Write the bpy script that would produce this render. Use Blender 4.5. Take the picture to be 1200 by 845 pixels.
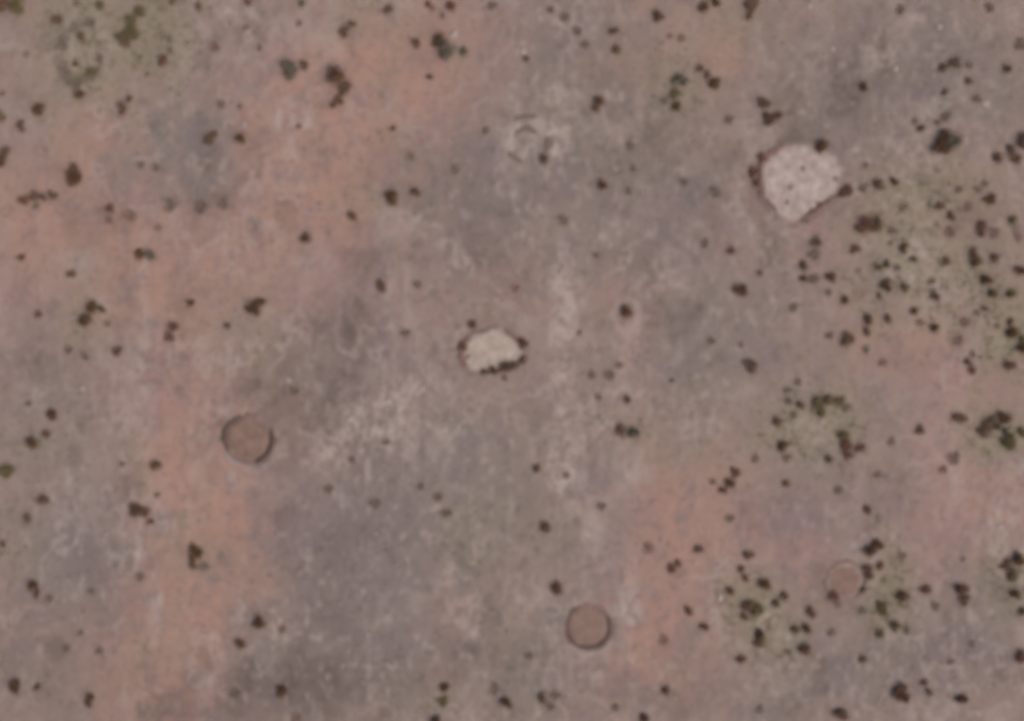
import bpy, math, random
import numpy as np
from mathutils import Vector, Matrix

# ------------------------------------------------------------------ camera, sky, sun, exposure
SC = bpy.context.scene
for o in list(bpy.data.objects):
    bpy.data.objects.remove(o)
COL = SC.collection
ALT = 150.0                       # drone height above the plain (m); the frame covers 120 x 84.5 m
cam_d = bpy.data.cameras.new('camera')
cam_d.sensor_width = 36.0
cam_d.lens = 36.0 * ALT / 120.0
cam_d.clip_start = 0.5
cam_d.clip_end = 6000.0
cam_d.dof.use_dof = True          # soft, slightly missed focus as in the photograph
cam_d.dof.focus_distance = 10.0
cam_d.dof.aperture_fstop = 0.92
cam = bpy.data.objects.new('camera', cam_d)
cam.location = (0, 0, ALT)
COL.objects.link(cam)
SC.camera = cam

SUN_EL = math.radians(56)
SUN_DIR = Vector((0.84 * math.cos(SUN_EL), -0.54 * math.cos(SUN_EL), math.sin(SUN_EL))).normalized()
world = bpy.data.worlds.new('World')
SC.world = world
world.use_nodes = True
wn = world.node_tree
bg = wn.nodes['Background']
sky = wn.nodes.new('ShaderNodeTexSky')
sky.sky_type = 'NISHITA'
sky.sun_disc = False
sky.sun_elevation = SUN_EL
sky.sun_rotation = math.atan2(SUN_DIR.x, SUN_DIR.y)
sky.dust_density = 5.0
sky.air_density = 0.6
sky.ozone_density = 0.0
wn.links.new(sky.outputs[0], bg.inputs['Color'])
bg.inputs['Strength'].default_value = 0.15
sd = bpy.data.lights.new('sun', 'SUN')
sd.energy = 2.0
sd.angle = math.radians(4.0)
sd.color = (1.0, 0.945, 0.90)
sun = bpy.data.objects.new('sun', sd)
sun.rotation_euler = SUN_DIR.to_track_quat('Z', 'Y').to_euler()
sun.location = (60, -40, 90)
COL.objects.link(sun)
SC.view_settings.view_transform = 'Standard'
SC.view_settings.look = 'None'
SC.view_settings.gamma = 1.0
SC.view_settings.use_curve_mapping = False
SC.view_settings.exposure = -0.08

random.seed(11)
RNG = np.random.default_rng(11)
M = 0.1                           # metres for one step of the survey grid below


def wx(px): return (px - 600.0) * M
def wy(py): return (422.5 - py) * M


# ------------------------------------------------------------------ noise helpers
def _hash(ix, iy, s):
    v = np.sin(ix * 127.1 + iy * 311.7 + s * 74.7) * 43758.5453
    return v - np.floor(v)


def vnoise(x, y, s=0):
    ix, iy = np.floor(x), np.floor(y)
    fx, fy = x - ix, y - iy
    fx = fx * fx * (3 - 2 * fx); fy = fy * fy * (3 - 2 * fy)
    a, b = _hash(ix, iy, s), _hash(ix + 1, iy, s)
    c, d = _hash(ix, iy + 1, s), _hash(ix + 1, iy + 1, s)
    return a + (b - a) * fx + (c - a) * fy + (a - b - c + d) * fx * fy


def fbm(x, y, s=0, n=4, gain=0.55):
    t = 0; a = 1; tot = 0
    for k in range(n):
        t = t + a * vnoise(x * 2 ** k, y * 2 ** k, s + 3 * k)
        tot += a; a *= gain
    return t / tot


# ------------------------------------------------------------------ the pans (px centre, outline radii)
def poly_radius(pts, c):
    an = [(math.atan2(-(y - c[1]), x - c[0]) % (2 * math.pi), math.hypot(x - c[0], y - c[1])) for x, y in pts]
    an.sort()
    A = np.array([a for a, _ in an]); R = np.array([r for _, r in an])
    A = np.concatenate([[A[-1] - 2 * math.pi], A, [A[0] + 2 * math.pi]]); R = np.concatenate([[R[-1]], R, [R[0]]])
    return lambda th: np.interp(np.mod(th, 2 * math.pi), A, R)


P1C = (938.0, 214.0)
P1 = poly_radius([(898, 190), (915, 177), (934, 172), (953, 175), (976, 185), (983, 203), (982, 218), (974, 228),
                  (961, 238), (949, 248), (931, 256), (921, 254), (910, 241), (900, 229), (896, 211)], P1C)
P2C = (577.0, 411.0)
P2 = poly_radius([(545, 421), (544, 410), (552, 398), (567, 391), (586, 389), (599, 395), (608, 406), (611, 417),
                  (603, 427), (586, 431), (567, 433), (552, 431)], P2C)
R1C, R2C, R3C, R4C = (291.0, 515.0), (690.0, 735.0), (991.0, 681.0), (617.0, 166.0)
PANS = [(P1C, P1, -0.04), (P2C, P2, -0.03), (R1C, lambda t: 27.5 + 0 * t, -0.16), (R2C, lambda t: 25.5 + 0 * t, -0.14),
        (R3C, lambda t: 23.0 + 0 * t, -0.08), (R4C, lambda t: 25.0 + 0 * t, -0.03)]


def height(x, y):
    """ground height (m) at world x, y (numpy arrays)"""
    h = 0.55 * (fbm(x / 22 + 40, y / 30 + 40, 1, 2) - 0.5)
    fine = 0.16 * (fbm(x / 3.2 + 90, y / 3.8 + 90, 5, 3) - 0.5) + 0.05 * (vnoise(x / 0.8 + 9, y / 0.8 + 9, 8) - 0.5)
    keep = np.ones_like(h); dep = np.zeros_like(h)
    for c, rf, d in PANS:
        dx, dy = x - wx(c[0]), y - wy(c[1])
        q = np.hypot(dx, dy) / (rf(np.arctan2(dy, dx)) * M)
        keep = np.minimum(keep, np.clip((q - 1.0) / 0.3, 0, 1))
        dep += d * np.clip((1.08 - q) / 0.12, 0, 1)
    return h + fine * keep + dep


def gh(x, y):
    return float(height(np.array([x], float), np.array([y], float))[0])


# ------------------------------------------------------------------ soil zones: (x, y, rx, ry, amount) on the survey grid
ZONES = {
 'red': [(230, 640, 48, 110, .55), (185, 760, 55, 90, .5), (330, 230, 90, 70, .35), (430, 130, 90, 70, .3), (800, 720, 60, 70, .4), (720, 620, 24, 60, .3), (375, 205, 70, 60, .95), (420, 90, 75, 55, .75), (330, 90, 30, 60, .4), (500, 110, 60, 60, .45), (130, 170, 60, 60, .4),
         (90, 240, 80, 50, .35), (160, 310, 70, 60, .45), (215, 590, 38, 70, .95), (250, 545, 40, 35, .6), (200, 700, 40, 70, .75),
         (190, 800, 45, 60, .85), (310, 650, 25, 50, .7), (300, 480, 60, 40, .3), (855, 70, 24, 24, .9), (770, 60, 40, 50, .35),
         (870, 240, 28, 30, .6), (790, 600, 50, 45, .7), (760, 770, 55, 40, .8), (700, 560, 20, 40, .2), (850, 520, 22, 30, .55),
         (1110, 280, 40, 60, .5), (1120, 375, 50, 35, .5), (1060, 380, 50, 30, .35), (1180, 590, 50, 40, .4), (1120, 570, 30, 45, .45),
         (520, 735, 22, 45, .65), (600, 335, 20, 30, .65), (740, 430, 20, 50, .5), (735, 370, 28, 25, .5), (230, 340, 60, 40, .4),
         (20, 270, 40, 60, .3), (850, 690, 40, 60, .3), (470, 640, 20, 20, .2), (150, 253, 22, 16, .5), (1000, 560, 25, 20, .2), (620, 20, 30, 20, .2),
         (985, 690, 18, 20, .3)],
 'pink': [(1040, 590, 90, 50, .45), (940, 640, 80, 40, .6), (830, 740, 40, 40, .5), (160, 560, 20, 60, .3), (430, 290, 60, 40, .35),
          (260, 280, 60, 40, .35), (520, 350, 22, 30, .7), (760, 450, 20, 30, .4), (1010, 120, 16, 30, .6), (985, 70, 10, 20, .4),
          (965, 290, 40, 40, .45), (910, 270, 50, 20, .5), (1160, 440, 50, 30, .5), (1060, 420, 60, 22, .5), (150, 150, 40, 30, .4),
          (20, 720, 40, 30, .4), (140, 720, 30, 40, .35), (60, 340, 50, 50, .3), (380, 350, 60, 40, .4), (340, 500, 20, 30, .6),
          (560, 330, 25, 20, .5), (875, 180, 30, 40, .4), (1130, 520, 30, 40, .3), (640, 440, 20, 20, .2), (730, 600, 30, 60, .3), (1090, 660, 40, 40, .35),
          (540, 100, 50, 60, .3), (380, 140, 60, 30, .2), (200, 460, 60, 30, .3)],
 'grey': [(560, 240, 90, 80, .95), (760, 220, 90, 90, .7), (640, 110, 60, 60, .5), (1000, 130, 90, 70, .8), (1080, 60, 100, 60, .55),
          (222, 175, 46, 58, 1.2), (450, 590, 100, 80, .75), (420, 700, 75, 80, .9), (330, 790, 70, 50, .9),
          (560, 520, 80, 60, .55), (110, 610, 55, 50, .8), (80, 660, 60, 40, .6), (40, 500, 60, 60, .55), (690, 470, 30, 60, .3),
          (830, 400, 70, 70, .6), (800, 480, 60, 60, .4), (960, 560, 60, 50, .5), (1050, 570, 40, 35, .4), (600, 620, 70, 70, .5),
          (630, 790, 80, 50, .7), (80, 780, 60, 70, .6), (1150, 740, 70, 60, .6), (1000, 780, 120, 50, .55), (370, 430, 60, 50, .5),
          (300, 20, 60, 40, .4), (680, 30, 60, 40, .6), (20, 150, 40, 40, .3), (900, 800, 90, 40, .4), (700, 650, 40, 60, .35), (1170, 120, 50, 60, .4),
          (480, 780, 60, 60, .5), (900, 380, 60, 50, .3)],
 'mauve': [(650, 740, 40, 60, .4), (540, 210, 50, 40, .4), (390, 400, 30, 40, .5), (100, 640, 50, 40, .6), (390, 620, 50, 50, .6), (720, 580, 25, 60, .5),
           (990, 120, 60, 40, .5), (800, 250, 60, 50, .4), (330, 60, 40, 60, .3), (330, 560, 25, 40, .6), (480, 420, 60, 50, .5), (670, 20, 50, 40, .4),
           (1040, 760, 80, 50, .4), (60, 420, 40, 60, .4), (560, 760, 30, 40, .5), (630, 480, 25, 40, .4), (1000, 600, 60, 30, .4)],
 'pale': [(658, 350, 12, 40, .85), (655, 440, 12, 40, .6), (658, 530, 14, 40, .8), (690, 640, 14, 50, .35), (172, 330, 8, 60, .35), (165, 450, 9, 60, .35),
          (172, 620, 8, 80, .4), (178, 700, 6, 40, .4), (330, 170, 14, 35, .45), (340, 140, 20, 10, .5), (295, 210, 10, 20, .4), (460, 465, 50, 30, .28), (430, 510, 40, 40, .25), (520, 445, 16, 14, .4),
          (470, 520, 40, 26, .3), (385, 535, 16, 16, .3), (450, 340, 8, 50, .35), (478, 350, 8, 40, .3), (733, 712, 14, 22, .55), (745, 725, 8, 30, .4),
          (645, 155, 10, 30, .4), (590, 160, 10, 24, .4), (600, 178, 14, 10, .4), (120, 60, 6, 30, .3), (960, 75, 26, 30, .22), (1100, 40, 50, 30, .18), (1080, 130, 60, 40, .18),
          (880, 165, 18, 20, .35), (860, 225, 14, 30, .3), (1080, 305, 26, 26, .5), (960, 500, 20, 22, .25), (725, 440, 16, 34, .4), (735, 560, 12, 16, .4),
          (1172, 600, 16, 26, .5), (1122, 570, 8, 40, .4), (1000, 640, 8, 40, .25), (1068, 720, 16, 20, .3), (60, 470, 30, 30, .2), (100, 560, 20, 30, .2),
          (240, 520, 14, 50, .25), (285, 560, 26, 12, .45), (262, 485, 14, 10, .4), (430, 660, 16, 40, .2), (480, 700, 12, 30, .25), (555, 740, 10, 20, .3), (1080, 180, 12, 20, .2), (770, 330, 60, 10, .2),
          (700, 770, 26, 10, .3), (660, 710, 20, 12, .3), (250, 20, 40, 30, .2), (325, 745, 14, 8, .3), (300, 40, 20, 30, .2), (575, 358, 30, 6, .3)],
 'olive': [(155, 35, 60, 45, .9), (95, 60, 30, 50, .8), (210, 50, 12, 30, .5), (70, 10, 40, 14, .4), (1070, 295, 62, 60, .85), (1160, 340, 40, 50, .6), (1185, 400, 26, 40, .6),
           (960, 490, 45, 40, .95), (1170, 510, 34, 24, .9), (1040, 690, 34, 46, .9), (875, 715, 36, 36, .85), (925, 745, 34, 30, .6), (1190, 680, 26, 34, .9),
           (795, 100, 20, 30, .6), (100, 375, 26, 40, .5), (300, 380, 30, 30, .35), (330, 450, 22, 30, .4), (520, 820, 20, 16, .5), (640, 620, 22, 30, .4), (720, 510, 40, 30, .35), (690, 420, 24, 40, .3),
           (30, 520, 40, 30, .45), (20, 640, 40, 40, .4), (170, 560, 14, 30, .4), (460, 240, 50, 20, .4), (780, 130, 60, 60, .3), (930, 130, 20, 60, .3), (880, 30, 50, 30, .35), (590, 750, 30, 60, .35),
           (540, 610, 40, 40, .3), (30, 810, 50, 40, .35), (800, 500, 60, 50, .3), (1100, 220, 60, 30, .4), (560, 380, 30, 25, .35), (230, 660, 30, 20, .3), (165, 760, 20, 30, .3), (420, 20, 40, 20, .3)],
 'dark': [(395, 430, 36, 60, .55), (360, 480, 40, 40, .45), (45, 425, 20, 18, .5), (75, 450, 24, 24, .25), (780, 365, 26, 12, .5), (750, 300, 20, 16, .4), (570, 305, 50, 12, .35), (700, 120, 30, 60, .2),
          (235, 235, 40, 14, .45), (1030, 80, 60, 40, .4), (970, 125, 50, 36, .5), (280, 800, 14, 20, .7), (320, 805, 60, 40, .55), (420, 800, 60, 40, .35), (560, 240, 60, 50, .2), (760, 180, 50, 50, .2), (390, 720, 30, 40, .35), (420, 640, 40, 30, .35), (560, 770, 24, 20, .4),
          (990, 680, 20, 22, .35), (150, 252, 16, 14, .3), (640, 145, 14, 40, .2), (1150, 270, 24, 24, .35), (600, 345, 14, 24, .25), (555, 410, 40, 30, .15), (930, 210, 62, 58, .3), (120, 690, 40, 40, .2),
          (880, 160, 30, 16, .25), (1130, 60, 60, 50, .2), (60, 790, 50, 60, .2), (430, 540, 26, 30, .2), (180, 815, 30, 30, .2), (520, 770, 20, 20, .2), (1100, 770, 60, 40, .25), (800, 815, 60, 20, .3), (310, 460, 18, 30, .25)],
}


def zones(px, py):
    """soil weights at survey coordinates (numpy arrays)"""
    ax = 34 * (fbm(px / 70, py / 90, 21, 3) - 0.5) + 12 * (fbm(px / 17, py / 20, 25, 2) - 0.5)
    ay = 40 * (fbm(px / 70, py / 90, 31, 3) - 0.5) + 14 * (fbm(px / 17, py / 20, 35, 2) - 0.5)
    qx, qy = (px + ax).astype(np.float32), (py + ay).astype(np.float32)
    out = {}
    for i, (k, bl) in enumerate(ZONES.items()):
        w = np.zeros_like(qx)
        g = {'red': 1.4, 'pale': 1.3, 'pink': 1.3}.get(k, 1.2)
        for (x, y, rx, ry, a) in bl:
            d = ((qx - x) / (rx * g)) ** 2 + ((qy - y) / (ry * g)) ** 2
            w += a * np.exp(-d * .9)
        n = 0.55 + 0.9 * fbm(px / 26, py / 34, 51 + 7 * i, 4, .7)
        if k == 'pale': n = np.clip((fbm(px / 9, py / 13, 401, 4, .7) - .38) * 5.0, 0, 1.5)
        out[k] = np.clip(w * {'grey': .85, 'mauve': .75}.get(k, 1), 0, 1.05) * n
    for k, a, sd_ in (('mauve', .5, 301), ('olive', .4, 311), ('pink', .55, 321), ('pale', .3, 331), ('dark', .45, 341), ('grey', .5, 351)):
        t = fbm(px / 30, py / 38, sd_, 4, .62); u = fbm(px / 95, py / 120, sd_ + 5, 2)
        out[k] = out[k] + a * np.clip((t - .53) * 5.5, 0, 1) * np.clip((u - .32) * 2.6, 0, 1)
    # small pale and dark flecks, denser on the grey stony ground
    st = np.clip(out['grey'] + .3, 0, 1)
    vein = 1 - np.abs(2 * fbm(px / 34, py / 44, 411, 4, .6) - 1)
    out['pale'] = out['pale'] + .5 * np.clip((vein - .90) * 11, 0, 1) * np.clip((fbm(px / 60, py / 60, 421, 2) - .38) * 3, 0, 1)
    vein = 1 - np.abs(2 * fbm(px / 40 + 7, py / 55, 431, 4, .6) - 1)
    out['mauve'] = out['mauve'] + .4 * np.clip((vein - .90) * 11, 0, 1)
    for cx, cy, rx, ry, wd, k, a in ((1060, 578, 60, 62, .09, 'pale', .17), (225, 180, 52, 66, .12, 'pink', .5), (94, 66, 22, 36, .2, 'dark', .65), (991, 681, 25, 27, .14, 'dark', .15), (733, 366, 20, 22, .4, 'pink', .8), (733, 372, 18, 16, .3, 'pale', .45)):
        ring = np.exp(-((np.hypot((qx - cx) / rx, (qy - cy) / ry) - 1) / wd) ** 2)
        if k == 'pink' and cx < 300: ring = ring * np.clip((qy - 200) / 30, 0, 1.3)
        out[k] = out[k] + a * ring
    for c, rf, d in PANS[:2]:
        q = np.hypot(px - c[0], py - c[1]) / rf(np.arctan2(c[1] - py, px - c[0]))
        out['pale'] = out['pale'] + np.exp(-np.maximum((q - .95) / .10, 0) ** 2) * (.5 + .9 * fbm(px / 6, py / 6, 441, 3)) * (q > .8)
        out['dark'] = out['dark'] + .45 * np.exp(-((q - 1.22) / .1) ** 2); out['pink'] = out['pink'] + .5 * np.exp(-((q - 1.25) / .15) ** 2)
    out['pale'] = out['pale'] + .42 * st * np.clip((fbm(px / 8, py / 11, 361, 2) - .66) * 6, 0, 1)
    out['dark'] = out['dark'] + .4 * st * np.clip((fbm(px / 9, py / 11, 371, 2) - .66) * 6, 0, 1)
    # outside the surveyed rectangle the same soils go on at random
    ox = np.maximum(np.abs(px - 600) - 600, np.abs(py - 422) - 422)
    t = np.clip(ox / 60, 0, 1)
    for i, k in enumerate(out):
        r = np.clip((fbm(px / 110, py / 140, 81 + 5 * i, 4) - 0.52) * 4.0, 0, .8)
        if k in ('pale', 'dark', 'olive'): r = r * .5
        out[k] = out[k] * (1 - t) + r * t
    return out


# ------------------------------------------------------------------ materials
def mat(name, rough=0.95):
    m = bpy.data.materials.new(name)
    m.use_nodes = True
    nt = m.node_tree
    b = nt.nodes['Principled BSDF']
    b.inputs['Roughness'].default_value = rough
    b.inputs['Specular IOR Level'].default_value = 0.12
    return m, nt, b


def node(nt, t, **kw):
    n = nt.nodes.new(t)
    for k, v in kw.items():
        setattr(n, k, v)
    return n


def noise_fac(nt, scale, detail=5, rough=.6, lo=.35, hi=.65, vec=None, stretch=None):
    tc = node(nt, 'ShaderNodeTexCoord')
    src = tc.outputs['Object']
    if stretch:
        mp = node(nt, 'ShaderNodeMapping'); mp.inputs['Scale'].default_value = stretch
        nt.links.new(src, mp.inputs['Vector']); src = mp.outputs[0]
    n = node(nt, 'ShaderNodeTexNoise'); n.inputs['Scale'].default_value = scale
    n.inputs['Detail'].default_value = detail; n.inputs['Roughness'].default_value = rough
    nt.links.new(src, n.inputs['Vector'])
    r = node(nt, 'ShaderNodeMapRange'); r.inputs[1].default_value = lo; r.inputs[2].default_value = hi
    nt.links.new(n.outputs['Fac'], r.inputs[0])
    return r.outputs[0]


def mixc(nt, fac, a, b, mode='MIX'):
    m = node(nt, 'ShaderNodeMix', data_type='RGBA', blend_type=mode)
    m.clamp_factor = True
    def put(sock, v):
        if isinstance(v, (tuple, list)): sock.default_value = (*v[:3], 1)
        elif isinstance(v, (int, float)): sock.default_value = v
        else: nt.links.new(v, sock)
    put(m.inputs[0], fac); put(m.inputs[6], a); put(m.inputs[7], b)
    return m.outputs[2]


SOIL = {'base': (.226, .166, .140), 'red': (.292, .176, .136), 'pink': (.256, .160, .141), 'grey': (.158, .134, .123), 'mauve': (.163, .127, .127),
        'pale': (.31, .255, .226), 'olive': (.190, .162, .117), 'dark': (.108, .082, .072)}


def ground_material():
    m, nt, b = mat('desert_soil')
    a1 = node(nt, 'ShaderNodeAttribute', attribute_name='soil_a'); a2 = node(nt, 'ShaderNodeAttribute', attribute_name='soil_b')
    s1 = node(nt, 'ShaderNodeSeparateColor'); s2 = node(nt, 'ShaderNodeSeparateColor')
    nt.links.new(a1.outputs['Color'], s1.inputs[0]); nt.links.new(a2.outputs['Color'], s2.inputs[0])
    chan = {'red': s1.outputs[0], 'grey': s1.outputs[1], 'olive': s1.outputs[2], 'pink': a1.outputs['Alpha'],
            'mauve': s2.outputs[0], 'pale': s2.outputs[1], 'dark': s2.outputs[2]}
    c = SOIL['base']
    breakup = noise_fac(nt, .55, 6, .68, .25, .75)
    for k in ('red', 'pink', 'grey', 'mauve', 'olive', 'dark', 'pale'):
        f = node(nt, 'ShaderNodeMath', operation='MULTIPLY'); nt.links.new(chan[k], f.inputs[0])
        g = node(nt, 'ShaderNodeMapRange'); g.inputs[3].default_value = .7; g.inputs[4].default_value = 1.25
        nt.links.new(breakup, g.inputs[0]); nt.links.new(g.outputs[0], f.inputs[1])
        c = mixc(nt, f.outputs[0], c, SOIL[k])
    # grain: fine mottling of darker crust and paler dust
    c = mixc(nt, noise_fac(nt, .55, 6, .72, .54, .92), c, (.115, .086, .074))
    c = mixc(nt, noise_fac(nt, 1.4, 5, .7, .56, .98), c, (.135, .100, .083))
    c = mixc(nt, noise_fac(nt, .8, 6, .72, .60, 1.1), c, (.31, .245, .218))
    c = mixc(nt, noise_fac(nt, .9, 4, .6, .58, .95, stretch=(1.5, .35, 1)), c, (.28, .225, .20))
    nt.links.new(c, b.inputs['Base Color'])
    bp = node(nt, 'ShaderNodeBump'); bp.inputs['Strength'].default_value = .5; bp.inputs['Distance'].default_value = .05
    nt.links.new(noise_fac(nt, 5, 6, .7, 0, 1), bp.inputs['Height']); nt.links.new(bp.outputs[0], b.inputs['Normal'])
    return m


def soil_material(name, c1, c2, scale=1.5, bump=.4):
    m, nt, b = mat(name)
    c = mixc(nt, noise_fac(nt, scale, 6, .65, .3, .7), c1, c2)
    nt.links.new(c, b.inputs['Base Color'])
    bp = node(nt, 'ShaderNodeBump'); bp.inputs['Strength'].default_value = bump; bp.inputs['Distance'].default_value = .04
    nt.links.new(noise_fac(nt, 6, 5, .7, 0, 1), bp.inputs['Height']); nt.links.new(bp.outputs[0], b.inputs['Normal'])
    return m


def island_material(name, stops):
    """colour of every pebble, leaf or blade drawn from a ramp"""
    m, nt, b = mat(name)
    g = node(nt, 'ShaderNodeNewGeometry')
    r = node(nt, 'ShaderNodeValToRGB')
    while len(r.color_ramp.elements) < len(stops): r.color_ramp.elements.new(.5)
    for e, (p, c) in zip(r.color_ramp.elements, stops):
        e.position = p; e.color = (*c, 1)
    nt.links.new(g.outputs['Random Per Island'], r.inputs[0])
    nt.links.new(r.outputs[0], b.inputs['Base Color'])
    return m


def leaf_material(name, dark, mid, light):
    return island_material(name, [(0, dark), (.55, mid), (1, light)])


LEAF = {
 'k': leaf_material('blackish_leaf', (.070, .037, .020), (.115, .063, .036), (.18, .112, .070)),
 'b': leaf_material('brown_leaf', (.098, .056, .038), (.148, .091, .063), (.20, .132, .098)),
 'o': leaf_material('olive_leaf', (.088, .068, .030), (.138, .110, .054), (.19, .157, .09)),
 'g': leaf_material('grey_green_leaf', (.095, .080, .058), (.14, .121, .090), (.19, .165, .13)),
 'r': leaf_material('red_brown_leaf', (.100, .046, .031), (.145, .076, .056), (.19, .115, .09)),
 'f': leaf_material('dry_brown_leaf', (.10, .072, .058), (.15, .112, .09), (.19, .147, .12)),
 'p': leaf_material('dry_red_leaf', (.12, .073, .061), (.17, .109, .092), (.21, .141, .12)),
}
MAT_WOOD = soil_material('stem_bark', (.09, .065, .05), (.15, .12, .10), 4)
MAT_GROUND = ground_material()


# ------------------------------------------------------------------ mesh helpers
def mesh_np(name, verts, faces, m, smooth=False):
    """verts (n,3), faces (m,k) arrays -> mesh"""
    me = bpy.data.meshes.new(name)
    verts = np.asarray(verts, np.float32); faces = np.asarray(faces, np.int32)
    k = faces.shape[1]
    me.vertices.add(len(verts)); me.vertices.foreach_set('co', verts.ravel())
    me.loops.add(faces.size); me.loops.foreach_set('vertex_index', faces.ravel())
    me.polygons.add(len(faces)); me.polygons.foreach_set('loop_start', np.arange(0, faces.size, k, dtype=np.int32))
    if smooth: me.polygons.foreach_set('use_smooth', np.ones(len(faces), bool))
    me.update(calc_edges=True)
    if m: me.materials.append(m)
    return me


def link(name, me, parent=None, loc=None):
    o = bpy.data.objects.new(name, me)
    COL.objects.link(o)
    if parent: o.parent = parent
    if loc: o.location = loc
    return o


def tag(o, label, cat, group=None):
    o['label'] = label; o['category'] = cat
    if group: o['group'] = group
    return o


# ------------------------------------------------------------------ ground: one sheet to the horizon
def build_ground():
    def axis(half, step):
        core = np.arange(-half, half + step / 2, step)
        out = half + np.cumsum(np.geomspace(step * 1.3, 420, 40))
        return np.concatenate([-out[::-1], core, out])
    X, Y = axis(64, .2), axis(46, .2)
    gx, gy = np.meshgrid(X, Y)
    x, y = gx.ravel(), gy.ravel()
    z = height(x, y)
    far = np.clip((np.hypot(x, y) - 150) / 400, 0, 1)
    z = z + far * 6 * (fbm(x / 400 + 7, y / 400 + 7, 61, 3) - .5)
    nx, ny = len(X), len(Y)
    i = np.arange((ny - 1) * (nx - 1)); r, c = i // (nx - 1), i % (nx - 1)
    a = r * nx + c
    f = np.stack([a, a + 1, a + 1 + nx, a + nx], 1)
    me = mesh_np('ground', np.stack([x, y, z], 1), f, MAT_GROUND, True)
    w = zones(x / M + 600, 422.5 - y / M)
    for nm, ks in (('soil_a', ('red', 'grey', 'olive', 'pink')), ('soil_b', ('mauve', 'pale', 'dark', None))):
        at = me.attributes.new(nm, 'FLOAT_COLOR', 'POINT')
        arr = np.stack([w[k] if k else np.ones_like(x) for k in ks], 1).astype(np.float32)
        at.data.foreach_set('color', arr.ravel())
    o = link('ground', me)
    o['kind'] = 'structure'


build_ground()


# ------------------------------------------------------------------ pans
def pan_floor(name, parent, c, rf, m, lift=.022, wob=.09, seed=0, scale=1.0):
    nr, na = 16, 150
    th = np.linspace(0, 2 * math.pi, na, endpoint=False)
    out = rf(th) * M * scale * (1 + wob * (fbm(np.cos(th) * 4 + 9, np.sin(th) * 4 + 9, 100 + seed, 3) - .5) * 4)
    out = out * (1 + (.10 if wob > .05 else .03) * (vnoise(th * 11, th * 0 + 3.3, 190 + seed) - .5) + .06 * (vnoise(th * 23, th * 0 + 7.7, 191 + seed) - .5))
    V = [(0, 0)]
    for i in range(1, nr + 1):
        q = i / nr
        V += [(q * out[j] * math.cos(th[j]), q * out[j] * math.sin(th[j])) for j in range(na)]
    V = np.array(V)
    X, Y = V[:, 0] + wx(c[0]), V[:, 1] + wy(c[1])
    z0 = gh(wx(c[0]), wy(c[1]))
    Z = height(X, Y) + lift + .05 * (fbm(X / 1.1, Y / 1.1, 77 + seed, 3) - .5)
    Z[-na:] -= .06
    F = [(0, 1 + j, 1 + (j + 1) % na) for j in range(na)]
    me = bpy.data.meshes.new(name)
    for i in range(nr - 1):
        b = 1 + i * na
        F += [(b + j, b + na + j, b + na + (j + 1) % na, b + (j + 1) % na) for j in range(na)]
    me.from_pydata(np.stack([V[:, 0], V[:, 1], Z - z0], 1).tolist(), [], F)
    me.materials.append(m)
    me.polygons.foreach_set('use_smooth', [True] * len(F))
    return link(name, me, parent)


def rim_arc(name, parent, c, rf, a0, a1, m, w=.42, h=.24, grow=1.02, seed=0):
    """low bank of earth along the outline between two angles (degrees)"""
    full = abs(a1 - a0) >= 360
    n = max(8, int(abs(a1 - a0) / 3)); k = 9
    V, F = [], []
    z0 = gh(wx(c[0]), wy(c[1]))
    for i in range(n + (0 if full else 1)):
        t = i / n; th = math.radians(a0 + (a1 - a0) * t)
        fade = 1 if full else min(1, 5 * t, 5 * (1 - t)) ** .6 if 0 < t < 1 else 0.05
        nz = float(fbm(np.array([math.cos(th) * 5 + 20]), np.array([math.sin(th) * 5 + 20]), 130 + seed, 3)[0])
        r = float(rf(np.array([th]))[0]) * M * (grow + .10 * (nz - .5))
        ww = w * (.6 + .8 * nz) * (.35 + .65 * fade); hh = h * (.35 + 1.3 * nz) * fade
        for j in range(k):
            u = (j / (k - 1) - .5) * 2
            x, y = (r + u * ww) * math.cos(th), (r + u * ww) * math.sin(th)
            jit = .05 * (float(vnoise(np.array([x * 4 + 50.]), np.array([y * 4 + 50.]), 140 + seed)[0]) - .5)
            z = gh(x + wx(c[0]), y + wy(c[1])) - z0 + hh * math.exp(-u * u * 3.2) * (1 - abs(u) ** 6) - .05 * abs(u) ** 4 + jit * (1 - abs(u)) + .012
            V.append((x, y, z))
    rows = n if full else n
    tot = n if full else n + 1
    for i in range(rows):
        for j in range(k - 1):
            a, b = i * k + j, ((i + 1) % tot) * k + j
            F.append((a, a + 1, b + 1, b))
    me = bpy.data.meshes.new(name)
    me.from_pydata(V, [], F)
    me.materials.append(m)
    me.polygons.foreach_set('use_smooth', [True] * len(F))
    return link(name, me, parent)


def thing_at(name, c, label, cat, group=None):
    o = link(name, None, None, (wx(c[0]), wy(c[1]), gh(wx(c[0]), wy(c[1]))))
    o.empty_display_size = .5
    return tag(o, label, cat, group)


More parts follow.
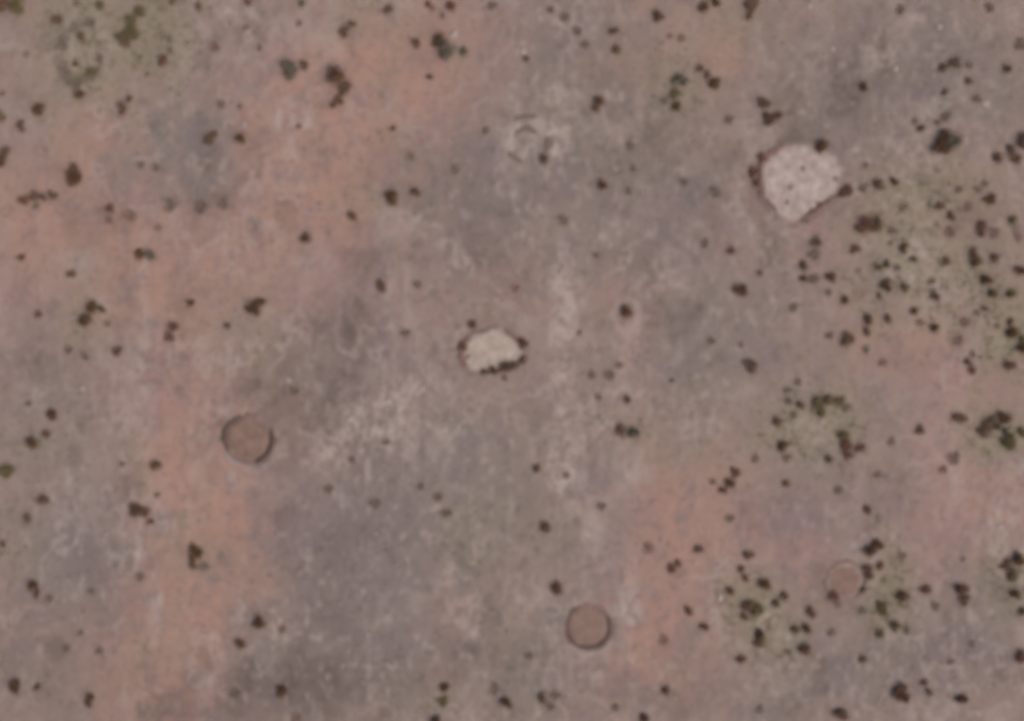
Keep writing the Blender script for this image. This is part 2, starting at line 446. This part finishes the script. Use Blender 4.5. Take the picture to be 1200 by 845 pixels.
S_PALE = soil_material('pale_crust', (.19, .152, .138), (.42, .345, .312), .75)
S_PALE2 = soil_material('pale_yellow_crust', (.22, .18, .150), (.39, .325, .275), .7)
S_REDBANK = soil_material('red_brown_bank', (.130, .080, .068), (.19, .120, .102), 1.3)
S_BROWN = soil_material('brown_clay', (.120, .080, .063), (.225, .152, .122), .75)
S_BROWN2 = soil_material('tan_clay', (.150, .100, .082), (.215, .149, .119), .8)
S_BROWN3 = soil_material('faded_clay', (.2,.13,.11), (.27,.18,.15), .6)
S_DARKBANK = soil_material('dark_brown_bank', (.072, .049, .041), (.115, .08, .068), 1.2)
S_OLIVEBANK = soil_material('umber_bank', (.088, .060, .050), (.13, .090, .076), 1.2)
S_FADEBANK = soil_material('faded_bank', (.14, .096, .083), (.19, .132, .115), 1.2)
S_GREYBANK = soil_material('grey_bank', (.115, .09, .077), (.165, .128, .11), 1.2)
S_RUST = soil_material('rusty_clay', (.15, .095, .078), (.215, .142, .12), .8)
S_FADEPALE = soil_material('dusty_bank', (.21, .162, .142), (.26, .205, .182), 1.2)
S_PALEBANK = soil_material('pale_bank', (.22, .178, .158), (.29, .237, .213), 1.2)

t = thing_at('crusted_pan', P1C, 'large pale crusted pan with a broken red-brown rim, upper right', 'pan')
pan_floor('pan_floor', t, P1C, P1, S_PALE, seed=1, scale=.95)
for a0, a1, w, h in ((112, 200, .45, .22), (205, 232, .3, .1), (268, 342, .40, .26)):
    rim_arc('rim_bank', t, P1C, P1, a0, a1, S_REDBANK, w, h, 1.10, seed=int(a0))
t = thing_at('crusted_pan', P2C, 'small pale yellowish pan with a black lower edge near the centre', 'pan')
pan_floor('pan_floor', t, P2C, P2, S_PALE2, seed=2)
for a0, a1, w, h, m in ((150, 215, .45, .16, S_REDBANK), (238, 352, .32, .30, S_DARKBANK), (95, 130, .25, .10, S_GREYBANK), (10, 60, .4, .1, S_REDBANK)):
    rim_arc('rim_bank', t, P2C, P2, a0, a1, m, w, h, 1.09, seed=int(a0) + 5)
c28 = lambda th: 27.5 + 0 * th
c25 = lambda th: 25.5 + 0 * th
c23 = lambda th: 23.0 + 1.2 * np.sin(2 * th)
c26 = lambda th: 25.0 + 0 * th
t = thing_at('round_pan', R1C, 'round brown clay pan outlined by a thin dark ring, left of centre', 'pan')
pan_floor('pan_floor', t, R1C, c28, S_BROWN, seed=3, wob=.03, scale=.93)
rim_arc('rim_bank', t, R1C, c28, 100, 212, S_DARKBANK, .50, .28, 1.0, 3)
rim_arc('rim_bank', t, R1C, c28, 285, 385, S_DARKBANK, .46, .20, 1.0, 4)
rim_arc('rim_bank', t, R1C, c28, 62, 102, S_FADEBANK, .40, .16, 1.0, 6)
rim_arc('rim_bank', t, R1C, c28, 205, 290, S_FADEBANK, .30, .10, 1.0, 7)
rim_arc('outer_bank', t, R1C, c28, 208, 255, S_FADEPALE, .45, .08, 1.16, 5)
t = thing_at('round_pan', R2C, 'round smooth brown clay pan without stones, bottom centre', 'pan')
pan_floor('pan_floor', t, R2C, c25, S_BROWN2, seed=4, wob=.04, scale=.92)
rim_arc('rim_bank', t, R2C, c25, 105, 240, S_OLIVEBANK, .42, .18, .98, 8)
rim_arc('rim_bank', t, R2C, c25, 30, 110, S_FADEBANK, .4, .14, .98, 18)
rim_arc('rim_bank', t, R2C, c25, 235, 395, S_OLIVEBANK, .42, .18, .98, 9)
rim_arc('outer_bank', t, R2C, c25, 225, 330, S_FADEPALE, .45, .05, 1.22, 9)
t = thing_at('round_pan', R3C, 'faint brown round pan half hidden by olive scrub, lower right', 'pan')
pan_floor('pan_floor', t, (992, 679), lambda th: 17 + 0 * th, S_RUST, seed=5, wob=.12)
rim_arc('rim_bank', t, R3C, c23, 60, 215, S_FADEBANK, .34, .14, 1.0, 10)
rim_arc('rim_bank', t, R3C, c23, 300, 415, S_FADEBANK, .34, .14, 1.0, 11)
t = thing_at('round_pan', R4C, 'faint grey ring with pale banks and a shrub on its edge, top centre', 'pan')
rim_arc('rim_bank', t, R4C, lambda th: 15 + 0 * th, 40, 160, S_GREYBANK, .36, .14, 1.0, 12)
rim_arc('rim_bank', t, R4C, lambda th: 29 + 0 * th, 60, 120, S_GREYBANK, .4, .10, 1.0, 17)
rim_arc('rim_bank', t, R4C, c26, 330, 380, S_GREYBANK, .36, .18, 1.0, 13)
rim_arc('rim_bank', t, R4C, c26, 205, 260, S_GREYBANK, .36, .12, .95, 14)
rim_arc('outer_bank', t, R4C, c26, 10, 85, S_PALEBANK, .8, .10, 1.0, 15)
rim_arc('outer_bank', t, R4C, c26, 105, 215, S_PALEBANK, .8, .10, .86, 16)


# ------------------------------------------------------------------ plant prototypes (unit radius, base at z = 0)
def crown_mesh(seed, n=620, lobes=6, flat=.9):
    rg = np.random.default_rng(seed)
    L = []
    for i in range(lobes):
        a = rg.uniform(0, 6.283); r = rg.uniform(.15, .62) if i else 0
        L.append((r * math.cos(a), r * math.sin(a), rg.uniform(.42, .85) * flat, rg.uniform(.30, .52) if i else .5))
    V, F = [], []
    for i in range(n):
        lx, ly, lz, lr = L[rg.integers(lobes)]
        d = rg.normal(size=3); d /= np.linalg.norm(d)
        rr = lr * min(abs(rg.normal()) * .62 + .18, 1.75)
        c = np.array([lx, ly, lz]) + d * rr * np.array([1, 1, .9 * flat])
        c[2] = max(c[2], .06)
        nrm = d + rg.normal(size=3) * .55; nrm /= np.linalg.norm(nrm)
        u = np.cross(nrm, rg.normal(size=3)); u /= np.linalg.norm(u); v = np.cross(nrm, u)
        s = rg.uniform(.055, .11); q = s * rg.uniform(.45, .8)
        b = len(V)
        V += [c - u * s, c - v * q, c + u * s, c + v * q]
        F.append((b, b + 1, b + 2, b + 3))
    return mesh_np('shrub_crown', np.array(V), np.array(F), LEAF['b'])


def tube(V, F, p, q, r0, r1, k=5):
    p, q = Vector(p), Vector(q)
    d = (q - p).normalized(); u = d.orthogonal().normalized(); w = d.cross(u)
    b = len(V)
    for c, r in ((p, r0), (q, r1)):
        for i in range(k):
            a = 6.2832 * i / k
            V.append(tuple(c + u * (r * math.cos(a)) + w * (r * math.sin(a))))
    for i in range(k):
        F.append((b + i, b + (i + 1) % k, b + k + (i + 1) % k, b + k + i))


def stem_mesh(seed):
    rg = random.Random(seed)
    V, F = [], []
    for i in range(rg.randint(4, 6)):
        a = rg.uniform(0, 6.283); r = rg.uniform(.25, .55)
        e = (r * math.cos(a), r * math.sin(a), rg.uniform(.45, .75)); mpt = (e[0] * .45, e[1] * .45, e[2] * .55)
        tube(V, F, (0, 0, -.12), mpt, .055, .04); tube(V, F, mpt, e, .04, .018)
        for k in range(2):
            b = a + rg.uniform(-.8, .8)
            tube(V, F, mpt, (mpt[0] + .4 * math.cos(b), mpt[1] + .4 * math.sin(b), mpt[2] + .25), .025, .01)
    return mesh_np('shrub_stem', np.array(V), np.array(F), MAT_WOOD)


def tuft_mesh(seed, n=110):
    rg = np.random.default_rng(seed)
    V, F = [], []
    for i in range(n):
        a = rg.uniform(0, 6.283); r0 = rg.uniform(0, .55); b = rg.uniform(0, 6.283) if i % 2 else a + rg.normal() * .5
        le = rg.uniform(.3, .65); tip = np.array([r0 * math.cos(a) + le * math.cos(b) * .7, r0 * math.sin(a) + le * math.sin(b) * .7, rg.uniform(.12, .5)])
        base = np.array([r0 * math.cos(a), r0 * math.sin(a), 0])
        w = np.array([-math.sin(b), math.cos(b), 0]) * rg.uniform(.03, .06)
        mid = (base + tip) / 2 + np.array([0, 0, .1])
        k = len(V)
        V += [base - w * .6, base + w * .6, mid + w, mid - w, tip + w * .2, tip - w * .2]
        F += [(k, k + 1, k + 2, k + 3), (k + 3, k + 2, k + 4, k + 5)]
    return mesh_np('tuft_blades', np.array(V), np.array(F), LEAF['f'])


CROWNS = [crown_mesh(200 + i, (900, 560, 720, 1000)[i % 4], 4 + i % 5, .7 + .08 * (i % 5)) for i in range(14)]
STEMS = [stem_mesh(300 + i) for i in range(5)]
TUFTS = [tuft_mesh(400 + i) for i in range(6)]

# ------------------------------------------------------------------ plants: x, y, radius, tint (k b o g r = shrubs, f p = dry tufts); a k joined to a g paints that shrub's shaded left side
PLANTS = """
4 3 14 r;21 6 13 o;66 22 8 b;95 43 6 b;115 4 8 o;107 25 6 f;90 3 6 f;88 75 5 k;109 83 8 o;116 68 6 f;75 55 6 f;76 85 7 f;92 96 7 f;93 111 8 k;31 64 5 f
153 22 10 o;163 14 9 o;142 42 8 o;156 38 9 o;147 50 8 b;191 72 8 r;198 45 6 f;199 58 5 f;172 86 5 p;233 9 6 b;251 55 9 p;202 0 6 o;45 129 8 k;24 148 7 b;3 136 10 o;3 110 6 f
144 126 8 b;151 116 6 b;8 177 7 b;2 188 9 k;87 203 10 k;85 213 7 k;244 163 7 b;251 157 6 b;282 163 7 k;258 122 7 f;281 125 5 f;288 32 5 f;289 2 5 r;165 193 6 f;183 196 6 f
352 1 6 o;350 27 5 f;304 56 5 f;403 37 8 b;411 27 7 b;455 8 8 b;337 81 12 g;334 76 6 b;355 76 6 b;392 90 13 k;404 104 8 b;397 116 7 b;390 123 5 b;350 148 5 f;500 4 6 r;506 9 5 f;527 6 7 r;577 6 7 f
486 50 6 b;512 47 9 k;522 58 14 g;543 63 7 o;518 18 5 f;501 90 5 r;460 150 5 r;482 183 6 p;533 199 6 f;569 153 6 f
645 11 6 f;661 20 7 f;677 36 7 f;685 52 7 f;717 36 8 b;721 58 7 o;616 69 5 b;769 19 8 k;697 117 9 k;697 126 7 b;795 95 9 g;789 107 8 o;791 122 7 k;778 118 5 f;821 79 6 b;828 88 5 b;835 98 9 k;823 5 9 k;838 2 7 k;880 5 9 b;876 16 7 b
895 120 8 b;899 139 8 k;854 140 7 f;635 184 8 b;643 168 5 f;785 42 5 p;798 45 6 p;742 197 5 f;738 170 6 f;882 202 7 r;893 186 7 r
912 135 6 b;962 170 10 k;1011 100 7 k;1055 11 7 f;1160 9 7 f;1104 82 8 b;1118 74 8 b;1136 76 6 f;1134 95 6 b;1107 107 6 b;1180 80 7 b;1196 52 9 f;1145 115 6 f;1109 136 8 f;1099 143 5 f;1079 150 6 b;1072 142 5 f
1100 169 13 k;1106 157 10 k;1114 168 12 g;1169 187 8 b;1184 176 8 b;1190 185 7 b;1198 165 9 b;1014 193 5 p;980 210 5 f
27 235 7 r;40 232 9 b;50 230 6 b;62 230 7 b;42 242 6 f;129 244 7 r;128 257 7 p;152 253 10 p;185 267 5 p;235 243 9 f;262 240 8 f;200 241 9 f;164 297 8 k;173 298 9 g;25 301 5 b;84 321 7 b;46 366 6 b
100 372 11 k;108 360 8 k;119 362 6 b;126 379 5 f;80 410 7 f;138 412 7 b;100 418 6 f;202 384 8 b;198 394 7 b;223 354 5 k;264 381 6 b;296 362 10 k;303 353 8 k
458 232 9 k;486 226 6 b;415 254 8 b;358 279 8 k;446 335 8 b;489 333 7 f;553 380 6 r;475 390 7 f;541 405 7 r;548 418 5 p
705 216 7 k;660 258 7 f;698 299 5 f;736 224 6 f;611 402 7 k;733 364 8 k;826 285 7 f;855 294 6 r;866 339 9 k;891 321 5 b;833 400 7 f;868 404 5 f;877 428 8 b;679 390 5 f;884 215 6 r;892 223 6 p;838 225 8 f;801 213 6 f;604 338 7 p
992 222 9 r;1011 220 7 f;1030 218 8 b;1047 213 7 k;1013 264 12 r;1027 263 8 o;955 283 8 b;954 298 8 f;940 312 8 b;942 325 7 b;954 327 7 f;972 325 7 k;988 349 7 k;929 360 7 f;971 343 5 f;1001 292 6 r;1006 317 5 p
1058 243 7 f;1045 270 7 f;1043 285 5 f;1056 291 7 k;1070 303 6 o;1038 309 6 o;1028 314 6 o;1037 334 8 k;1029 347 6 o;1058 337 7 o;1051 314 6 f;1070 362 6 k;1040 374 7 b;1015 375 9 k;1014 389 7 b;990 396 10 b;971 393 7 f;1014 410 6 f
1078 378 6 p;1093 384 7 k;1095 348 7 b;1107 306 7 b;1091 330 6 f;1101 241 8 r;1113 254 6 r;1113 272 8 p;1135 242 8 p;1150 261 8 r;1147 273 7 r;1165 273 8 p;1159 233 7 k;1124 222 7 f;1146 222 6 f;1154 215 6 f;1185 260 7 o;1194 278 7 p
1142 305 9 k;1140 294 6 r;1164 302 7 r;1155 328 9 k;1160 341 9 o;1193 318 9 k;1184 342 8 o;1152 361 6 b;1145 367 5 p;1130 378 8 p;1122 399 8 p;1183 389 9 k;1182 377 7 b;1168 382 5 f;1198 408 11 k;1195 395 7 o;1139 415 6 p
61 486 9 k;35 516 9 k;52 509 6 b;34 473 5 f;6 551 10 o;50 586 7 b;32 606 7 b;181 546 9 b;184 580 5 f;159 597 9 k;168 600 7 b;176 611 5 r;143 544 5 f
345 458 7 f;412 538 6 f;452 518 6 f;385 573 7 f;513 582 7 f;523 602 7 f;493 570 6 f;440 590 8 f;589 432 8 k;578 434 6 k;600 428 6 b;612 421 6 b;567 435 5 b;591 443 5 f
693 439 7 f;714 440 8 f;725 428 6 p;701 465 5 f;733 466 7 b;787 446 5 f;727 507 9 b;741 506 9 g;628 551 7 b;664 557 5 f;637 616 8 b;641 620 6 g;854 565 8 k;860 553 7 b;846 573 6 r;885 538 7 p;855 607 7 f;705 593 6 f;835 564 6 p
1034 425 6 p;1133 424 6 r;1137 434 7 r;1180 427 10 r;923 470 7 f;935 448 6 f;938 474 7 b;922 457 6 f;930 486 6 f;955 474 10 o;967 468 9 o;960 483 8 o;985 468 8 o;992 478 6 f;985 509 9 o;989 520 8 r;992 533 8 r;1004 526 8 r;911 496 7 b;916 521 9 k;922 536 7 f;970 538 6 b;921 565 6 b;982 574 7 f
1017 599 7 r;1044 517 7 p;1076 503 7 b;1123 489 8 b;1151 503 9 b;1160 493 7 b;1167 500 7 o;1175 488 9 k;1182 518 9 o;1178 505 6 g;1197 507 8 o;1118 537 9 p;1105 550 7 p;1028 556 6 f
2 637 5 b;38 685 7 k;43 695 6 b;58 701 6 f;107 693 5 f;228 647 8 k;225 660 7 b;238 664 8 f;164 676 7 f;117 763 6 f;94 742 5 f;18 804 9 k;43 805 5 b;108 816 7 k;103 824 6 b;282 753 7 b;276 812 9 f;78 760 7 f
305 727 8 k;300 731 6 b;329 809 9 k;330 737 6 p;519 807 8 k;519 821 7 o;592 823 7 k;580 808 8 f;510 842 7 k;348 843 9 p;652 692 9 k
760 642 8 p;786 665 7 r;794 659 6 b;818 643 8 b;876 650 7 b;867 668 6 r;872 676 6 r;891 683 9 k;856 694 7 b;874 708 10 b;885 713 9 o;871 721 7 b;889 752 10 b;889 743 7 k;806 715 6 b;824 734 6 r;868 770 7 r;780 808 6 b;633 816 8 b;651 815 7 f;645 828 6 f;721 829 6 f;754 840 7 k;890 831 7 f;620 769 6 f;778 750 8 p
1017 646 9 k;1026 638 8 k;1015 665 8 r;1018 673 6 b;1030 662 7 r;1011 690 6 o;975 697 8 r;981 708 6 p;908 706 6 b;918 698 6 b;941 734 9 k;948 718 8 r;930 737 6 b;942 760 9 k;923 764 6 f;1052 699 10 k;1034 707 7 o;1030 716 7 o;1010 715 6 f;1046 735 8 o;1029 742 7 o;1062 738 7 f
1082 690 7 r;1057 652 7 p;1125 689 8 k;1129 702 7 b;1095 710 7 f;974 741 6 f;1010 772 6 o;1054 810 11 k;1082 799 6 b;1087 811 5 b;1125 818 7 k;983 836 8 b;1113 775 6 f;1195 768 9 r;1138 755 5 f;1177 661 8 r;1192 654 9 k;1184 672 9 o;1188 696 7 k;1198 716 8 o;1128 655 5 p
898 184 6 p;907 179 5 p;952 249 6 p;961 240 6 p;944 257 6 p;941 198 4 f;926 219 4 f;922 237 4 f;986 226 6 r
"""
plants = []
for row in PLANTS.replace('\n', ';').split(';'):
    if row.strip():
        a = row.split()
        plants.append([float(a[0]), float(a[1]), float(a[2]), a[3]])

# ---- labels that single every plant out: rank by distance in a direction from a landmark
ANCHORS = [(P1C, 'the large pale pan'), (P2C, 'the small pale pan'), (R1C, 'the dark-ringed brown pan'), (R2C, 'the smooth brown pan'),
           (R3C, 'the faint brown pan'), (R4C, 'the faint grey ring'), ((522, 58), 'the shrub beside a white stone'),
           ((392, 90), 'the largest shrub at upper left'), ((1100, 169), 'the blackish shaded crown'), ((0, 0), 'the top left corner'), ((1200, 0), 'the top right corner'),
           ((0, 845), 'the bottom left corner'), ((1200, 845), 'the bottom right corner'), ((0, 422), 'the middle of the left edge'),
           ((1200, 422), 'the middle of the right edge'), ((600, 845), 'the middle of the bottom edge'), ((600, 0), 'the middle of the top edge')]
DIRS = ['right of', 'above and right of', 'above', 'above and left of', 'left of', 'below and left of', 'below', 'below and right of']
ORD = ['', 'second', 'third', 'fourth', 'fifth', 'sixth', 'seventh', 'eighth', 'ninth', 'tenth', 'eleventh', 'twelfth', 'thirteenth', 'fourteenth', 'fifteenth']
TINT = {'k': 'blackish', 'b': 'dark brown', 'o': 'olive', 'g': 'grey-green', 'r': 'red-brown', 'f': 'dry brown', 'p': 'dry reddish'}
SPECIAL = {(522, 58): 'big rounded grey-green shrub beside a white stone, top centre',
           (392, 90): 'largest blackish shrub at upper left with small shrubs trailing below it',
           (1100, 169): 'blackish crown standing in for the shaded side of a grey-green shrub, upper right'}  # dark leaves put in as the grey-green neighbour's shade, no second shrub


def sector(p, c):
    return int(round(math.atan2(-(p[1] - c[1]), p[0] - c[0]) / (math.pi / 4))) % 8


kind_of = lambda t: 'tuft' if t in 'fp' else 'shrub'


def plant_label(i):
    x, y, r, tn = plants[i]
    if (x, y) in SPECIAL: return SPECIAL[(x, y)]
    k = kind_of(tn); best = None
    for c, nm in ANCHORS:
        d = math.hypot(x - c[0], y - c[1])
        if d < 1: continue
        s = sector((x, y), c)
        rank = sum(1 for q in plants if q[0:2] != [x, y] and kind_of(q[3]) == k and (q[0], q[1]) != c
                   and sector(q, c) == s and math.hypot(q[0] - c[0], q[1] - c[1]) < d)
        sc = rank + d / 90.0
        if rank < len(ORD) and (best is None or sc < best[0]): best = (sc, rank, s, nm)
    size = ('large' if r >= 11 else 'mid-sized' if r >= 8 else 'small') if k == 'shrub' else ('broad' if r >= 8 else 'low')
    what = 'shrub' if k == 'shrub' else 'tuft'
    _, rank, s, nm = best
    return f"{size} {TINT[tn]} {what}, {(ORD[rank] + ' nearest').strip()} {DIRS[s]} {nm}"


HT = {'k': .9, 'b': .72, 'o': .72, 'g': .85, 'r': .6, 'f': .5, 'p': .42}
for i, (px, py, r, tn) in enumerate(plants):
    rad = r * M * random.uniform(1.05, 1.28) * (1.0 if tn not in 'fp' else 1.05)
    sh = .22 * r if tn not in 'fp' else 0         # the mapped dark spot is plant plus shadow: the plant stands sunward
    x, y = wx(px + .84 * sh), wy(py + .54 * sh)
    s = Vector((rad * random.uniform(.9, 1.1), rad * random.uniform(.9, 1.1), rad * HT[tn] * random.uniform(.85, 1.15)))
    if tn in 'fp':
        o = link('dry_tuft', random.choice(TUFTS), None, (x, y, gh(x, y) - .02))
        o.scale = s; o.rotation_euler = (0, 0, random.uniform(0, 6.28))
        o.material_slots[0].link = 'OBJECT'; o.material_slots[0].material = LEAF[tn]
        tag(o, plant_label(i), 'grass tuft', 'dry tufts scattered over the plain')
    else:
        o = link('shrub', None, None, (x, y, gh(x, y)))
        o.scale = s; o.rotation_euler = (0, 0, random.uniform(0, 6.28)); o.empty_display_size = .5
        tag(o, plant_label(i), 'shrub', 'shrubs scattered over the plain')
        cr = link('crown', random.choice(CROWNS), o)
        cr.material_slots[0].link = 'OBJECT'; cr.material_slots[0].material = LEAF[tn]
        link('stem', random.choice(STEMS), o)


# ------------------------------------------------------------------ stones
def stone_mesh(seed):
    rg = np.random.default_rng(seed)
    import bmesh
    bm = bmesh.new()
    bmesh.ops.create_icosphere(bm, subdivisions=2, radius=1)
    for v in bm.verts:
        n = v.co.copy()
        f = .78 + .5 * float(vnoise(np.array([n.x * 1.7 + 5]), np.array([n.y * 1.7 + n.z * 2.1 + 5]), seed)[0])
        v.co = n * f; v.co.z = max(v.co.z * .7, -.25) + .12
    me = bpy.data.meshes.new('stone'); bm.to_mesh(me); bm.free()
    return me


S_STONE = soil_material('white_stone', (.25, .21, .188), (.35, .30, .27), 3)
STONES = [stone_mesh(500 + i) for i in range(4)]
for me in STONES: me.materials.append(S_STONE)
for px, py, r, lab in [
        (532, 40, 5.5, 'white stone beside the big grey-green shrub at top centre'), (613, 60, 4.5, 'white stone just above a small dark shrub at top centre'),
        (628, 92, 3.5, 'small pale stone below the white stone, upper centre'), (286, 146, 4, 'small white stone above a blackish shrub at upper left'),
        (1101, 31, 4.5, 'pale stone near the top edge at upper right'), (1155, 121, 5, 'pale long stone right of small shrubs at upper right'),
        (844, 700, 5.5, 'white stone left of the scrub clump at lower right'), (97, 455, 3, 'tiny pale stone at middle left'),
        (1148, 748, 4.5, 'pale upright stone near the lower right corner'), (1172, 617, 5, 'pale stone in pink soil near the right edge'),
        (949, 7, 4, 'pale stone at the top edge right of centre'), (976, 57, 4, 'pale stone left of the pink soil at upper right'),
        (455, 470, 5, 'pale stone at the middle of the mottled grey ground'), (494, 456, 4.5, 'pale stone at the upper right of the mottled grey ground'),
        (410, 491, 4.5, 'pale stone at the left of the mottled grey ground'), (522, 503, 4, 'pale stone at the lower right of the mottled grey ground'),
        (338, 446, 4, 'pale stone above a dry tuft right of the dark-ringed pan'), (1050, 80, 4, 'pale stone in grey ground left of small shrubs, upper right')]:
    x, y = wx(px), wy(py)
    o = link('stone', STONES[int(px) % 4], None, (x, y, gh(x, y)))
    q = r * M * .72
    o.scale = (q, q * random.uniform(.75, 1.2), q * .7); o.rotation_euler = (0, 0, random.uniform(0, 6.28))
    tag(o, lab, 'stone', 'pale stones lying on the plain')


# ------------------------------------------------------------------ stuff: gravel, pale gravel, green ground cover
OCT_V = np.array([(1, 0, 0), (0, 1, 0), (-1, 0, 0), (0, -1, 0), (0, 0, .8), (0, 0, -.4)], float)
OCT_F = np.array([(0, 1, 4), (1, 2, 4), (2, 3, 4), (3, 0, 4), (1, 0, 5), (2, 1, 5), (3, 2, 5), (0, 3, 5)])


def scatter_pebbles(name, n, smin, smax, weight, m, label):
    x = RNG.uniform(-66, 66, n * 3); y = RNG.uniform(-48, 48, n * 3)
    w = weight(x / M + 600, 422.5 - y / M)
    k = RNG.uniform(size=len(x)) < w
    x, y = x[k][:n], y[k][:n]
    n = len(x)
    z = height(x, y)
    s = smin + (smax - smin) * RNG.uniform(size=n) ** 3.5
    a = RNG.uniform(0, 6.283, n)
    V = np.repeat(OCT_V[None], n, 0) * s[:, None, None] * RNG.uniform(.6, 1.3, (n, 6, 1))
    X = V[..., 0] * np.cos(a)[:, None] - V[..., 1] * np.sin(a)[:, None] + x[:, None]
    Y = V[..., 0] * np.sin(a)[:, None] + V[..., 1] * np.cos(a)[:, None] + y[:, None]
    Z = V[..., 2] * .7 + z[:, None]
    F = (OCT_F[None] + (np.arange(n) * 6)[:, None, None]).reshape(-1, 3)
    o = link(name, mesh_np(name, np.stack([X, Y, Z], -1).reshape(-1, 3), F, m))
    o['kind'] = 'stuff'; o['label'] = label
    o['category'] = 'gravel'


def off_pans(px, py):
    k = np.ones_like(px)
    for c, rf, d in PANS[2:5]:
        k *= (np.hypot(px - c[0], py - c[1]) > rf(np.array(0.)) + 2)
    return k


G_MIX = island_material('mixed_gravel', [(0, (.095, .068, .056)), (.35, (.16, .12, .10)), (.7, (.21, .163, .138)), (1, (.28, .228, .20))])
G_PALE = island_material('pale_gravel', [(0, (.22, .178, .16)), (1, (.36, .30, .27))])
scatter_pebbles('gravel', 30000, .03, .16, lambda px, py: (.25 + .9 * np.clip(fbm(px / 50, py / 50, 151, 3) - .35, 0, 1)) * off_pans(px, py), G_MIX,
                'fine mixed brown and grey gravel strewn over the plain')


def pale_w(px, py):
    w = np.zeros_like(px)
    for x, y, rx, ry, a in [(465, 470, 45, 35, .8), (430, 515, 50, 50, .5), (500, 540, 60, 50, .3), (1120, 60, 70, 60, .45), (960, 80, 50, 60, .35), (1080, 140, 60, 40, .4),
                            (655, 350, 14, 50, .5), (658, 520, 16, 50, .4), (725, 210, 40, 20, .3), (740, 300, 60, 30, .25), (610, 170, 30, 30, .3), (1080, 310, 40, 30, .3),
                            (330, 170, 16, 40, .3), (430, 660, 60, 80, .25), (730, 450, 24, 50, .3), (100, 540, 60, 40, .2), (1060, 730, 30, 20, .3)]:
        w += a * np.exp(-((px - x) / rx) ** 2 - ((py - y) / ry) ** 2)
    for c, rf, d in PANS[:2]:
        q = np.hypot(px - c[0], py - c[1]) / rf(np.arctan2(c[1] - py, px - c[0]))
        w += 1.2 * np.exp(-((q - 1.0) / .09) ** 2)
    return w + .02


scatter_pebbles('pale_gravel', 7000, .05, .26, pale_w, G_PALE, 'pale gravel patches strewn over the grey ground')


def ground_cover():
    n = 130000
    x = RNG.uniform(-62, 62, n); y = RNG.uniform(-44, 44, n)
    px, py = x / M + 600, 422.5 - y / M
    w = zones(px, py)['olive']
    ring = np.exp(-((np.hypot((px - 94) / 22, (py - 66) / 36) - 1) / .16) ** 2)
    k = RNG.uniform(size=n) < 1.6 * ring + np.clip(w * 1.2 - .25, 0, 1) * (.12 + 4.5 * np.clip(fbm(px / 10, py / 10, 171, 3) - .48, 0, 1)) * off_pans(px, py)
    x, y = x[k], y[k]
    z = height(x, y)
    V, F = [], []
    N = len(x); nb = 4
    a = RNG.uniform(0, 6.283, (N, nb)); le = RNG.uniform(.08, .30, (N, nb)); h = RNG.uniform(.05, .2, (N, nb)); wd = RNG.uniform(.02, .06, (N, nb))
    bx, by = x[:, None], y[:, None]
    tipx, tipy, tipz = bx + le * np.cos(a), by + le * np.sin(a), z[:, None] + h
    p0 = np.stack([bx - wd * np.sin(a), by + wd * np.cos(a), z[:, None] + 0 * a - .01], -1)
    p1 = np.stack([bx + wd * np.sin(a), by - wd * np.cos(a), z[:, None] + 0 * a - .01], -1)
    p2 = np.stack([tipx, tipy, tipz], -1)
    V = np.stack([p0, p1, p2], 2).reshape(-1, 3)
    F = np.arange(len(V)).reshape(-1, 3)
    m = island_material('herb_blade', [(0, (.05, .042, .02)), (.5, (.095, .084, .042)), (1, (.17, .15, .09))])
    o = link('ground_cover', mesh_np('ground_cover', V, F, m))
    o['kind'] = 'stuff'; o['label'] = 'sparse olive herbs and grass in patches between the shrubs'; o['category'] = 'ground cover'


ground_cover()
